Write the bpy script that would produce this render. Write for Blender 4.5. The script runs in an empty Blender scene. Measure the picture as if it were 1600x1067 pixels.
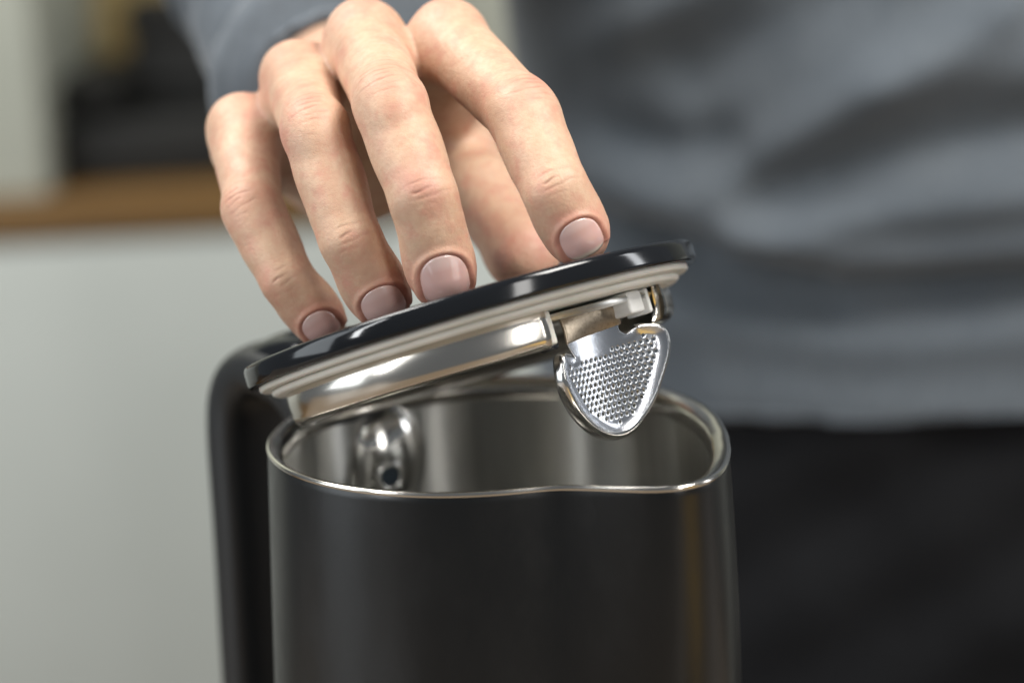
import bpy, bmesh, math, random
import numpy as np
from mathutils import Vector, Matrix
random.seed(7); rng = np.random.default_rng(7)
MM = 0.001
scene = bpy.context.scene
col = scene.collection

# ------------------------------------------------------------------ camera
# world in millimetres while modelling: kettle axis at x=y=0, worktop at z=0, kettle rim at z=RIMZ
RIMZ = 200.0
PITCH, ROLL, DIST, FPX = math.radians(13.7), math.radians(3.0), 630.0, 3778.0
Fw = np.array([0, math.cos(PITCH), -math.sin(PITCH)])
U0 = np.array([0, math.sin(PITCH), math.cos(PITCH)]); R0 = np.array([1.0, 0, 0])
Rt = math.cos(ROLL) * R0 - math.sin(ROLL) * U0
Up = math.sin(ROLL) * R0 + math.cos(ROLL) * U0
RIM = np.array([0, 0, RIMZ])
CAM = RIM - DIST * Fw - (752 - 800) / FPX * DIST * Rt + (670 - 533.5) / FPX * DIST * Up

def P(px, py, d):
    """point seen at photo pixel (px,py), d mm beyond the kettle rim centre along the view axis"""
    D = DIST + d
    return CAM + D * Fw + (px - 800) / FPX * D * Rt - (py - 533.5) / FPX * D * Up
def proj(p):
    v = np.asarray(p, float) - CAM; D = v @ Fw
    return 800 + FPX * (v @ Rt) / D, 533.5 - FPX * (v @ Up) / D, D - DIST
def on_plane(px, py, q, n):
    ray = Fw + (px - 800) / FPX * Rt - (py - 533.5) / FPX * Up
    return CAM + ray * (((q - CAM) @ n) / (ray @ n))

cd = bpy.data.cameras.new('camera'); cam = bpy.data.objects.new('camera', cd); col.objects.link(cam)
m = Matrix(((Rt[0], Up[0], -Fw[0], CAM[0] * MM), (Rt[1], Up[1], -Fw[1], CAM[1] * MM), (Rt[2], Up[2], -Fw[2], CAM[2] * MM), (0, 0, 0, 1)))
cam.matrix_world = m
cd.sensor_width = 36; cd.lens = 36 * FPX / 1600; cd.clip_start = 0.02; cd.clip_end = 50
cd.dof.use_dof = True; cd.dof.focus_distance = (DIST - 38) * MM; cd.dof.aperture_fstop = 5.3
scene.camera = cam
scene.view_settings.view_transform = 'Standard'; scene.view_settings.look = 'None'
scene.view_settings.exposure = 0.13; scene.view_settings.gamma = 1.0
w = bpy.data.worlds.new('World'); scene.world = w; w.use_nodes = True
w.node_tree.nodes['Background'].inputs['Color'].default_value = (0.86, 0.93, 1.0, 1)
w.node_tree.nodes['Background'].inputs['Strength'].default_value = 0.13

def area(name, loc, target, sx, sy, power, color=(1, 1, 1)):
    ld = bpy.data.lights.new(name, 'AREA'); ld.shape = 'RECTANGLE'; ld.size = sx; ld.size_y = sy
    ld.energy = power; ld.color = color
    o = bpy.data.objects.new(name, ld); col.objects.link(o)
    o.location = loc
    o.rotation_euler = (Vector(target) - Vector(loc)).to_track_quat('-Z', 'Y').to_euler()
    return o
HT = (0, 0.02, 0.28)
area('lamp_overhead', (0.72, -0.35, 1.40), HT, 0.6, 0.5, 25, (1.0, 0.97, 0.92))
area('lamp_window_left', (-1.55, -0.35, 0.55), HT, 0.7, 1.3, 9, (0.88, 0.95, 1.0))
area('lamp_window_front_left', (-1.25, -0.95, 0.75), HT, 0.12, 1.0, 8, (0.97, 0.99, 1.0))
area('lamp_window_front', (0.86, -1.5, 0.85), HT, 0.26, 1.1, 9, (1.0, 0.98, 0.95))
area('lamp_window_right', (1.7, 0.2, 0.65), HT, 0.18, 0.9, 5, (0.95, 0.97, 1.0))
area('lamp_kitchen', (-1.2, 0.5, 2.1), (-0.3, 1.3, 0.0), 1.2, 0.6, 56, (1.0, 0.985, 0.95))

# ------------------------------------------------------------------ object helpers
def tag(o, label=None, cat=None, group=None, kind=None):
    if label: o['label'] = label
    if cat: o['category'] = cat
    if group: o['group'] = group
    if kind: o['kind'] = kind
    return o
def empty(name, loc, label, cat):
    o = bpy.data.objects.new(name, None); col.objects.link(o); o.empty_display_size = 0.02
    o.location = [c * MM for c in loc]; return tag(o, label, cat)
bpy_origin = {}
def mesh_obj(name, verts, faces, mat, parent=None, smooth=True, attrs=None):
    """verts in world mm; object origin is put at its parent's origin"""
    v = np.asarray(verts, float) * MM
    off = np.zeros(3)
    q = parent
    while q is not None:
        off += np.array(q.location); q = q.parent
    v = v - off
    me = bpy.data.meshes.new(name)
    faces_a = faces
    if isinstance(faces, np.ndarray) and faces.shape[1] == 4:
        nf = len(faces)
        me.vertices.add(len(v)); me.vertices.foreach_set('co', v.astype(np.float32).ravel())
        me.loops.add(nf * 4); me.loops.foreach_set('vertex_index', faces.astype(np.int32).ravel())
        me.polygons.add(nf); me.polygons.foreach_set('loop_start', np.arange(0, nf * 4, 4, dtype=np.int32))
        me.polygons.foreach_set('loop_total', np.full(nf, 4, np.int32))
        me.update(calc_edges=True)
    else:
        me.from_pydata([tuple(a) for a in v], [], [tuple(int(i) for i in f) for f in faces_a])
    me.validate()
    if attrs:
        for k, a in attrs.items():
            at = me.attributes.new(k, 'FLOAT', 'POINT'); at.data.foreach_set('value', np.asarray(a, np.float32))
    me.polygons.foreach_set('use_smooth', [smooth] * len(me.polygons))
    if mat: me.materials.append(mat)
    o = bpy.data.objects.new(name, me); col.objects.link(o)
    if parent: o.parent = parent
    return o
def grid_faces(n, m_, wrap_n=False, wrap_m=False):
    f = []
    for i in range(n if wrap_n else n - 1):
        for j in range(m_ if wrap_m else m_ - 1):
            a = i * m_ + j; b = ((i + 1) % n) * m_ + j
            c = ((i + 1) % n) * m_ + (j + 1) % m_; d = i * m_ + (j + 1) % m_
            f.append((a, b, c, d))
    return f
def bevel(o, wd, seg=3, ang=35):
    b = o.modifiers.new('bevel', 'BEVEL'); b.width = wd * MM; b.segments = seg; b.limit_method = 'ANGLE'; b.angle_limit = math.radians(ang)
    return o
def box(name, lo, hi, mat, parent=None, bw=0, xf=None):
    v = [(x, y, z) for x in (lo[0], hi[0]) for y in (lo[1], hi[1]) for z in (lo[2], hi[2])]
    if xf: v = [xf(*p) for p in v]
    f = [(0, 1, 3, 2), (4, 6, 7, 5), (0, 4, 5, 1), (2, 3, 7, 6), (0, 2, 6, 4), (1, 5, 7, 3)]
    o = mesh_obj(name, v, f, mat, parent, smooth=bw > 0)
    if bw: bevel(o, bw)
    return o

# ------------------------------------------------------------------ materials
def mat(name, color, rough=0.5, metal=0.0, **kw):
    m = bpy.data.materials.new(name); m.use_nodes = True
    b = m.node_tree.nodes['Principled BSDF']
    b.inputs['Base Color'].default_value = (*color, 1); b.inputs['Roughness'].default_value = rough
    b.inputs['Metallic'].default_value = metal
    for k, v in kw.items(): b.inputs[k.replace('_', ' ')].default_value = v
    return m
class N:
    def __init__(s, m): s.t = m.node_tree; s.b = s.t.nodes['Principled BSDF']
    def n(s, ty, **kw):
        x = s.t.nodes.new(ty)
        for k, v in kw.items():
            if k.startswith('i_'): x.inputs[k[2:].replace('_', ' ')].default_value = v
            else: setattr(x, k, v)
        return x
    def l(s, a, b): s.t.links.new(a, b)
    def noise(s, scale, detail=4, vec=None, rough=.5):
        x = s.n('ShaderNodeTexNoise'); x.inputs['Scale'].default_value = scale; x.inputs['Detail'].default_value = detail
        x.inputs['Roughness'].default_value = rough
        if vec: s.l(vec, x.inputs['Vector'])
        return x
    def obj(s, scl=(1, 1, 1)):
        c = s.n('ShaderNodeTexCoord'); mp = s.n('ShaderNodeMapping'); mp.inputs['Scale'].default_value = scl
        s.l(c.outputs['Object'], mp.inputs['Vector']); return mp.outputs[0]
    def ramp(s, fac, stops):
        r = s.n('ShaderNodeValToRGB'); e = r.color_ramp.elements
        while len(e) < len(stops): e.new(.5)
        for q, (p, c) in zip(e, stops): q.position = p; q.color = (*c, 1) if len(c) == 3 else c
        s.l(fac, r.inputs[0]); return r.outputs[0]
    def bump(s, h, strength, dist, prev=None):
        b = s.n('ShaderNodeBump'); b.inputs['Strength'].default_value = strength; b.inputs['Distance'].default_value = dist
        s.l(h, b.inputs['Height'])
        if prev: s.l(prev, b.inputs['Normal'])
        return b.outputs[0]
    def mixc(s, f, a, b, bt='MIX'):
        x = s.n('ShaderNodeMix', data_type='RGBA', blend_type=bt)
        if isinstance(f, float): x.inputs[0].default_value = f
        else: s.l(f, x.inputs[0])
        for i, q in ((6, a), (7, b)):
            if isinstance(q, tuple): x.inputs[i].default_value = (*q, 1)
            else: s.l(q, x.inputs[i])
        return x.outputs[2]
    def maprange(s, v, a, b, c, d):
        x = s.n('ShaderNodeMapRange'); s.l(v, x.inputs[0])
        for i, q in enumerate((a, b, c, d)): x.inputs[i + 1].default_value = q
        return x.outputs[0]

M_coat = mat('satin_black_coating', (0.006, 0.0063, 0.0066), 0.36)
n = N(M_coat); nz = n.noise(1400, 3, n.obj()); n.l(n.bump(nz.outputs[0], .16, .0001), n.b.inputs['Normal']); n.b.inputs['Specular IOR Level'].default_value = .5
nz2 = n.noise(14, 4, n.obj()); sm = n.noise(70, 6, n.obj((1, 1, .5)), .7); ad = n.n('ShaderNodeMath', operation='ADD'); n.l(n.maprange(nz2.outputs[0], .3, .7, .27, .33), ad.inputs[0]); n.l(n.maprange(sm.outputs[0], .45, .75, 0, .09), ad.inputs[1]); n.l(ad.outputs[0], n.b.inputs['Roughness'])
M_steel = mat('brushed_steel', (0.66, 0.64, 0.59), 0.3, 1.0, Anisotropic=1.0, Anisotropic_Rotation=0.25)
n = N(M_steel); tg = n.n('ShaderNodeTangent', direction_type='RADIAL', axis='Z'); n.l(tg.outputs[0], n.b.inputs['Tangent'])
nz = n.noise(30, 5, n.obj((8, 8, .4))); n.l(n.ramp(nz.outputs[0], [(.3, (.64, .63, .59)), (.7, (.78, .77, .73))]), n.b.inputs['Base Color'])
nz2 = n.noise(25, 4, n.obj()); n.l(n.maprange(nz2.outputs[0], .3, .7, .36, .42), n.b.inputs['Roughness'])
M_rim = mat('polished_rim_steel', (0.70, 0.67, 0.62), 0.17, 1.0)
n = N(M_rim); nz = n.noise(180, 4, n.obj()); n.l(n.bump(nz.outputs[0], .12, .0002), n.b.inputs['Normal'])
M_chrome = mat('chrome_steel', (0.72, 0.71, 0.69), 0.16, 1.0)
M_skirt = mat('lid_skirt_steel', (0.72, 0.68, 0.62), 0.20, 1.0)
n = N(M_skirt); nz = n.noise(90, 5, n.obj((1, 1, 1))); n.l(n.bump(nz.outputs[0], .10, .0002), n.b.inputs['Normal'])
M_strain = mat('stamped_strainer_steel', (0.66, 0.68, 0.72), 0.24, 1.0)
n = N(M_strain); nz = n.noise(2600, 3, n.obj()); n.l(n.bump(nz.outputs[0], .35, .00008), n.b.inputs['Normal'])
M_bracket = mat('etched_steel_painted_reflection', (0.42, 0.35, 0.27), 0.36, 1.0)  # brown reflection on the steel is painted into the base colour
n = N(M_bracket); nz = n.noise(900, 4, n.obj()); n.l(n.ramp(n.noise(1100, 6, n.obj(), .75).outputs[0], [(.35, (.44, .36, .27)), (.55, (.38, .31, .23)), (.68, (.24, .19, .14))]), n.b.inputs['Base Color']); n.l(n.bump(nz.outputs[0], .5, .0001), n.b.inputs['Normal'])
M_gloss = mat('glossy_black_plastic', (0.008, 0.009, 0.011), 0.09)
n = N(M_gloss); nz = n.noise(40, 3, n.obj()); n.l(n.maprange(nz.outputs[0], .3, .7, .07, .13), n.b.inputs['Roughness'])
M_handle = mat('matte_black_plastic', (0.013, 0.014, 0.015), 0.42)
n = N(M_handle); nz = n.noise(900, 2, n.obj()); n.l(n.bump(nz.outputs[0], .15, .0001), n.b.inputs['Normal'])
M_cream = mat('cream_silicone', (0.66, 0.63, 0.56), 0.38, 0, Subsurface_Weight=0.1, Subsurface_Scale=0.002)
n = N(M_cream); nz = n.noise(120, 4, n.obj()); n.l(n.ramp(nz.outputs[0], [(.3, (.66, .645, .59)), (.7, (.74, .72, .67))]), n.b.inputs['Base Color'])
M_white = mat('white_plastic', (0.68, 0.68, 0.66), 0.3)
M_hole_shade = mat('painted_hole_shade', (0.03, 0.045, 0.06), 0.3)

# skin
M_skin = mat('skin', (0.66, 0.43, 0.31), 0.46, 0, Subsurface_Weight=0.13, Subsurface_Scale=0.0022, Specular_IOR_Level=0.42)
n = N(M_skin); n.b.inputs['Subsurface Radius'].default_value = (1.0, 0.38, 0.2)
c = n.obj()
big = n.noise(55, 4, c); fine = n.noise(420, 4, c, .6)
base = n.ramp(big.outputs[0], [(.30, (.53, .31, .21)), (.45, (.60, .405, .275)), (.58, (.62, .41, .285)), (.70, (.55, .295, .22))])
base = n.mixc(n.maprange(fine.outputs[0], .35, .75, .0, .55), base, (.50, .27, .18))
mot = n.noise(150, 5, c, .65); base = n.mixc(n.maprange(mot.outputs[0], .48, .70, .0, .7), base, (.55, .25, .18))
a1 = n.n('ShaderNodeAttribute', attribute_name='red'); a2 = n.n('ShaderNodeAttribute', attribute_name='crease')
base = n.mixc(a1.outputs['Fac'], base, (.50, .20, .15))
base = n.mixc(a2.outputs['Fac'], base, (.28, .11, .07))
n.l(base, n.b.inputs['Base Color'])
vor = n.n('ShaderNodeTexVoronoi', feature='DISTANCE_TO_EDGE'); vor.inputs['Scale'].default_value = 1100
wv = n.noise(300, 3, c); add = n.n('ShaderNodeVectorMath', operation='ADD'); sc = n.n('ShaderNodeVectorMath', operation='SCALE'); sc.inputs['Scale'].default_value = .0015
n.l(wv.outputs['Color'], sc.inputs[0]); n.l(c, add.inputs[0]); n.l(sc.outputs[0], add.inputs[1]); n.l(add.outputs[0], vor.inputs['Vector'])
b1 = n.bump(n.maprange(vor.outputs[0], 0, .12, 0, 1), .22, .00015)
b2 = n.bump(n.noise(260, 6, n.obj((1, 1, 1)), .70).outputs[0], .55, .0006, n.bump(n.noise(1000, 4, c, .7).outputs[0], .22, .0002, b1))
n.l(b2, n.b.inputs['Normal'])
n.l(n.maprange(fine.outputs[0], .3, .7, .40, .54), n.b.inputs['Roughness'])
M_nail = mat('fingernail', (0.72, 0.47, 0.43), 0.22, 0, Subsurface_Weight=0.1, Subsurface_Scale=0.002, Coat_Weight=1.0, Coat_Roughness=0.10)
n = N(M_nail); av = n.n('ShaderNodeAttribute', attribute_name='along')
n.l(n.ramp(av.outputs['Fac'], [(0.0, (.72, .52, .47)), (.18, (.69, .47, .43)), (.30, (.63, .38, .34)), (.84, (.65, .39, .35)), (.92, (.76, .63, .51))]), n.b.inputs['Base Color'])
oi = n.n('ShaderNodeObjectInfo'); bc = n.b.inputs['Base Color'].links[0].from_socket; n.l(n.mixc(n.maprange(oi.outputs['Random'], 0, 1, 0, .45), bc, (.72, .53, .48)), n.b.inputs['Base Color'])
n.l(n.bump(n.noise(700, 2, n.obj((1, 1, .3))).outputs[0], .08, .0001), n.b.inputs['Normal'])

def fabric(name, c1, c2, sc_=500):
    m = mat(name, c1, 0.85, 0, Sheen_Weight=0.25, Sheen_Roughness=0.5); n = N(m)
    nz = n.noise(30, 5, n.obj()); f2 = n.noise(sc_, 3, n.obj((1, 1, .25)))
    cc = n.mixc(n.maprange(nz.outputs[0], .3, .7, 0, 1), c1, c2)
    cc = n.mixc(n.maprange(f2.outputs[0], .3, .7, 0, .5), cc, tuple(x * .6 for x in c1))
    n.l(cc, n.b.inputs['Base Color']); n.l(n.bump(f2.outputs[0], .4, .0006), n.b.inputs['Normal'])
    return m
M_shirt = fabric('grey_jersey', (0.086, 0.104, 0.124), (0.112, 0.130, 0.148))
M_trous = fabric('black_denim', (0.0045, 0.0048, 0.006), (0.008, 0.0085, 0.010))
M_trous.node_tree.nodes['Principled BSDF'].inputs['Sheen Weight'].default_value = .03
M_trous.node_tree.nodes['Principled BSDF'].inputs['Specular IOR Level'].default_value = .2
def wood(name, a, b, c, scl=(1, 10, 10)):
    m = mat(name, a, 0.45); n = N(m); co = n.obj(scl)
    nz = n.noise(9, 6, co, .6); n.l(n.ramp(nz.outputs[0], [(.3, a), (.5, b), (.72, c)]), n.b.inputs['Base Color'])
    n.l(n.bump(nz.outputs[0], .15, .001), n.b.inputs['Normal']); return m
M_oak = wood('oiled_wood', (.115, .058, .014), (.16, .084, .022), (.20, .11, .032))
M_table = wood('worktop_wood', (.10, .075, .05), (.14, .105, .072), (.19, .145, .10))
M_cab = mat('painted_cabinet', (.47, .50, .465), .45)
n = N(M_cab); n.l(n.ramp(n.noise(6, 4, n.obj()).outputs[0], [(.3, (.50, .53, .495)), (.7, (.54, .57, .535))]), n.b.inputs['Base Color'])
M_wall = mat('wall_paint', (.40, .41, .36), .8)
n = N(M_wall); n.l(n.ramp(n.noise(5, 5, n.obj()).outputs[0], [(.3, (.42, .44, .38)), (.7, (.48, .50, .43))]), n.b.inputs['Base Color'])
M_app = mat('dark_appliance', (.007, .007, .006), .7)
M_tan = wood('olive_board', (.34, .24, .09), (.50, .38, .17), (.58, .46, .23), (10, 10, 1))
M_cream_pot = mat('cream_pot', (.55, .50, .40), .4)

# ------------------------------------------------------------------ kettle
S_AZ = math.radians(-48); H_AZ = S_AZ + math.pi
RK = 55.2
# plan of the rim (azimuth in degrees, radius in mm): round, with one wide pouring spout
_AZ = [-180, -150, -110, -90, -80, -75, -71, -68, -65, -61, -58, -55, -51, -46, -42, -38, -31, -21, -8, 5, 16, 30, 50, 80, 120, 150, 180]
_RR = [55.6, 55.6, 55.3, 55.1, 55.1, 55.3, 56.2, 58.2, 61.3, 66.5, 72.0, 76.8, 79.0, 78.8, 77.2, 75.0, 71.0, 66.3, 62.6, 60.6, 59.8, 58.8, 57.2, 55.8, 55.3, 55.5, 55.6]
_fa = np.arange(-180, 180, 1.0); _fr = np.interp(_fa, _AZ, _RR)
for _ in range(7): _fr = (_fr * 2 + np.roll(_fr, 1) + np.roll(_fr, -1)) / 4
_fs = _fr.copy()
for _ in range(90): _fs = (_fs * 2 + np.roll(_fs, 1) + np.roll(_fs, -1)) / 4
_ext = lambda a: np.interp(a, np.append(_fa, 180), np.append(_fr, _fr[0])) - RK
_exs = lambda a: np.interp(a, np.append(_fa, 180), np.append(_fs, _fs[0])) - RK
def bulge(th, dz):
    """spout: extra radius at azimuth th, dz mm below the rim"""
    a = (math.degrees(th) + 180) % 360 - 180
    dz = max(dz, 0); k = math.exp(-dz / 45); fall = 1 / (1 + (dz / 130) ** 2.5)
    e = (float(_ext(a)) * k + float(_exs(a)) * (1 - k)) * fall
    return e, max(0, min(1, float(_ext(a)) / 22))
def ring_pt(th, off, dz, slope=0.047):
    b, g = bulge(th, dz)
    r = RK + slope * max(dz, 0) + b + off
    return (r * math.cos(th), r * math.sin(th), RIMZ - dz + SPZ * g * math.exp(-max(dz, 0) / 30))
SPZ = 1.0
NT = 192
def lathe(name, prof, m_, parent, closed=False):
    """prof: list of (offset, dz, spout_extra_offset)"""
    v = []
    for off, dz, ex in prof:
        for k in range(NT):
            th = 2 * math.pi * k / NT
            g = bulge(th, dz)[1]
            v.append(ring_pt(th, off + ex * g, dz))
    f = grid_faces(len(prof), NT, wrap_n=closed, wrap_m=True)
    return mesh_obj(name, v, f, m_, parent)
kettle = empty('kettle', (0, 0, 0), 'open satin black electric kettle with steel interior and wide pouring spout', 'kettle')
body = lathe('kettle_body', [(-.15, .95, 0), (0, 1.25, 0)] + [(0, z, 0) for z in np.linspace(3, 194, 46)] + [(-1, 197, 0), (-4, 199, 0), (-14, 199.5, 0)], M_coat, kettle)
lathe('rim', [(-.3, 1.5, 0), (.2, 1.15, .1), (.35, .65, .2), (.2, .1, .2), (-.25, -.1, .1), (-.9, .0, -.1), (-2.0, .6, -.8), (-3.1, 1.3, -1.3), (-3.8, 2.0, -1.6), (-4.2, 3.4, -1.8), (-4.3, 6.0, -1.7), (-3.9, 6.2, -1.5), (-2.6, 3.4, -.9), (-1.6, 2.6, 0)], M_rim, kettle, closed=True)
lathe('inner_wall', [(-4.25, 5.8, -1.7)] + [(-4.2, z, -1.7 * math.exp(-z / 60)) for z in np.linspace(7, 168, 40)], M_steel, kettle)
vb = [ring_pt(2 * math.pi * k / NT, -4.8, 168) for k in range(NT)]
mesh_obj('inner_floor', vb, [tuple(range(NT))], M_steel, kettle, smooth=False)
mesh_obj('underside', [ring_pt(2 * math.pi * k / NT, -13.5, 199.3) for k in range(NT)], [tuple(range(NT))][::-1], M_handle, kettle, smooth=False)
def disc_solid(name, cx, cy, z0, z1, r, m_, parent, seg=96, bw=1):
    v = [(cx + r * math.cos(2 * math.pi * k / seg), cy + r * math.sin(2 * math.pi * k / seg), z) for z in (z0, z1) for k in range(seg)]
    f = [(k, (k + 1) % seg, seg + (k + 1) % seg, seg + k) for k in range(seg)] + [tuple(range(seg))[::-1], tuple(range(seg, 2 * seg))]
    return bevel(mesh_obj(name, v, f, m_, parent), bw)
# handle: rounded strap swept in the plane of azimuth H_AZ
hr = np.array([math.cos(H_AZ), math.sin(H_AZ), 0]); ht = np.array([-math.sin(H_AZ), math.cos(H_AZ), 0]); zz = np.array([0, 0, 1.0])
def smooth_path(pts, n_):
    pts = np.array(pts, float); P_ = np.vstack([2 * pts[0] - pts[1], pts, 2 * pts[-1] - pts[-2]])
    out = []
    for i in range(1, len(P_) - 2):
        for t in np.linspace(0, 1, n_, endpoint=False):
            a, b, c_, d = P_[i - 1], P_[i], P_[i + 1], P_[i + 2]
            out.append(.5 * ((2 * b) + (-a + c_) * t + (2 * a - 5 * b + 4 * c_ - d) * t * t + (-a + 3 * b - 3 * c_ + d) * t ** 3))
    out.append(P_[-2]); return np.array(out)
def sweep(name, path, m_, parent, plane, normal, wd, th, sup=3.2, seg=32, ends=True):
    """path of (r, z, half_width, half_thickness)"""
    v = []; k = len(path)
    for i in range(k):
        t = path[min(i + 1, k - 1)][:2] - path[max(i - 1, 0)][:2]; t = t / np.linalg.norm(t)
        nn = np.array([-t[1], t[0]])
        for s in range(seg):
            a = 2 * math.pi * s / seg; ca, sa = math.cos(a), math.sin(a)
            u = math.copysign(abs(ca) ** (2 / sup), ca) * path[i][2]; q = math.copysign(abs(sa) ** (2 / sup), sa) * path[i][3]
            rr = path[i][0] + nn[0] * q; z_ = path[i][1] + nn[1] * q
            v.append(plane * rr + zz * z_ + normal * u)
    f = grid_faces(k, seg, wrap_m=True) + [tuple(range(seg)), tuple(range((k - 1) * seg, k * seg))[::-1]]
    return mesh_obj(name, v, f, m_, parent)
hp = smooth_path([(53, RIMZ - 8, 17, 12), (64, RIMZ + 2, 17, 9), (79, RIMZ + 4.5, 15, 8), (91, RIMZ + 3, 13.5, 7.5), (99.5, RIMZ - 4, 13, 7.5), (103, RIMZ - 17, 13, 7.5), (104, RIMZ - 50, 13, 7.5), (106, RIMZ - 110, 13, 7.5), (102, RIMZ - 140, 13, 7.5), (86, RIMZ - 156, 13, 7.5), (66, RIMZ - 162, 13, 8)], 8)
sweep('handle', hp, M_handle, kettle, hr, ht, 0, 0)
# lid hinge housing
hs = smooth_path([(52, RIMZ + 4, 13, 6), (60, RIMZ + 10, 13, 6), (72, RIMZ + 11, 12.5, 6), (82, RIMZ + 9, 11.5, 4.5), (87, RIMZ + 6, 10, 3)], 6)
sweep('hinge_housing', hs, M_gloss, kettle, hr, ht, 0, 0)
# domed steam vent cover on the inner wall near the handle, with a painted dark disc as its opening
def wall_feature():
    az = math.radians(122); c0 = np.array([math.cos(az), math.sin(az), 0]); t0 = np.array([-math.sin(az), math.cos(az), 0])
    ctr = c0 * 52 + zz * (RIMZ - 20)
    v = []; nu, nv = 40, 16
    for j in range(nv):
        a = j / (nv - 1) * math.pi / 2
        for i in range(nu):
            b = 2 * math.pi * i / nu
            v.append(ctr - c0 * (math.cos(a) ** 1.1 * 8.5 - 1.5) + t0 * math.sin(a) * 13 * math.cos(b) + zz * math.sin(a) * 17 * math.sin(b))
    o = mesh_obj('steam_vent_cover', v, grid_faces(nv, nu, wrap_m=True), M_chrome, kettle)
    # opening: raised collar, the hole's shade painted as a dark disc
    hd = -c0 * .93 + t0 * .3 + zz * .05; hd /= np.linalg.norm(hd)
    hc = ctr - c0 * 6.6 - zz * 2.5 + t0 * 3.0
    e1 = t0; e2 = np.cross(hd, e1)
    v = []; mi = 12
    for i in range(40):
        a = 2 * math.pi * i / 40; rd = e1 * math.cos(a) + e2 * math.sin(a)
        for j in range(mi):
            b = 2 * math.pi * j / mi
            v.append(hc + rd * (3.7 + .9 * math.cos(b)) + hd * (.9 * math.sin(b) + .8))
    mesh_obj('vent_collar', v, grid_faces(40, mi, True, True), M_chrome, o)
    v = [hc + hd * .9 + (e1 * math.cos(2 * math.pi * i / 40) + e2 * math.sin(2 * math.pi * i / 40)) * 3.3 for i in range(40)]
    v2 = [p - hd * 3 for p in v]
    mesh_obj('vent_hole_disc', v + v2, [tuple(range(40))] + [(i, (i + 1) % 40, 40 + (i + 1) % 40, 40 + i) for i in range(40)], M_hole_shade, o, smooth=False)
wall_feature()

# ------------------------------------------------------------------ lid (hinged, part of the kettle but lifted)
LAZ = math.radians(-49.6); TH = math.radians(20.9); RL = 60.9
ls = np.array([math.cos(LAZ), math.sin(LAZ), 0]); lt = np.array([-math.sin(LAZ), math.cos(LAZ), 0])
lu = ls * math.cos(TH) + zz * math.sin(TH); ln = -ls * math.sin(TH) + zz * math.cos(TH)

LC = RIM - ls * 3.85 + zz * 31.4 + ln * .7            # centre of the cap's top face
def L(r, a, h):   # lid frame: radius, angle from the spout direction (deg), height along the lid normal
    a = math.radians(a); w_ = abs((math.degrees(a) + 180) % 360 - 180); w_ = min(1, max(0, (w_ - 95) / 55)); r = r * 1.059 * (1 - .06 * w_ * w_ * (3 - 2 * w_)); return LC + lu * (r * math.cos(a)) + lt * (r * math.sin(a)) + ln * h
def ring(name, prof, m_, a0=None, a1=None, step=2.5, parent=None):
    """prof closed list of (r,h); full ring or arc a0..a1 with end caps"""
    full = a0 is None
    angs = np.arange(0, 360, step) if full else np.linspace(a0, a1, max(3, int((a1 - a0) / step) + 1))
    v = [L(r, a, h) for a in angs for r, h in prof]
    f = grid_faces(len(angs), len(prof), wrap_n=full, wrap_m=True)
    if not full: f += [tuple(range(len(prof)))[::-1], tuple(range((len(angs) - 1) * len(prof), len(angs) * len(prof)))]
    return mesh_obj(name, v, f, m_, parent or lid)
def cap():
    prof = [(0.01, 0), (40, 0), (55.6, -.02), (56.5, -.15), (57.1, -.45), (57.4, -1.0), (57.5, -1.8), (57.5, -4.6), (57.35, -5.3), (57.0, -5.65), (56.2, -5.7), (55.6, -5.4), (20, -5.3), (.01, -5.3)]
    angs = np.arange(0, 360, 1.5)
    v = [L(r, a, h) for a in angs for r, h in prof]
    return mesh_obj('lid', v, grid_faces(len(angs), len(prof), wrap_n=True), M_gloss, kettle)
lid = cap()
ring('upper_seal', [(10, -5.2), (54.0, -5.2), (54.9, -5.7), (54.9, -6.9), (54.2, -7.4), (10, -7.4)], M_cream)
ring('lower_seal', [(10, -7.3), (51.6, -7.3), (52.2, -7.8), (52.1, -8.7), (51.2, -9.3), (10, -9.3)], M_cream)
N0, N1 = -17, 27      # notch for the strainer (degrees from the spout direction)
ring('steel_skirt', [(48.6, -9.0), (49.1, -9.6), (49.2, -12.5), (49.0, -15.6), (48.5, -17.0), (47.4, -18.0), (46.0, -18.3), (45.2, -17.8), (45.4, -16.5), (46.6, -15), (47.2, -9.0)], M_skirt, N1 + 3, 360 + N0 - 1, step=2)
ring('inner_plate', [(1, -10.4), (46.8, -10.4), (47.0, -11.0), (46.6, -11.9), (1, -11.9)], M_steel)

def Lp(x, y, h):  # lid frame cartesian: along spout direction, along hinge axis
    return LC + lu * x + lt * y + ln * h
def ang_box(name, a, r0, r1, wd, h0, h1, m_, bw=.5):
    aa = math.radians(a); rd = lu * math.cos(aa) + lt * math.sin(aa); td = -lu * math.sin(aa) + lt * math.cos(aa)
    return box(name, (r0, -wd / 2, h0), (r1, wd / 2, h1), m_, lid, bw, xf=lambda x, y, z: LC + rd * x + td * y + ln * z)
ang_box('seal_end_tab', N0 + .2, 43.0, 50.3, 2.0, -17.6, -9.3, M_cream, .7)
# right-hand plastic boss and short skirt piece
ang_box('hinge_boss', 17.5, 40, 49.8, 7.0, -15.2, -9.5, M_white, .8)
ang_box('hinge_boss', 25.5, 43, 50.0, 1.6, -15.8, -9.5, M_white, .6)

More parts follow.
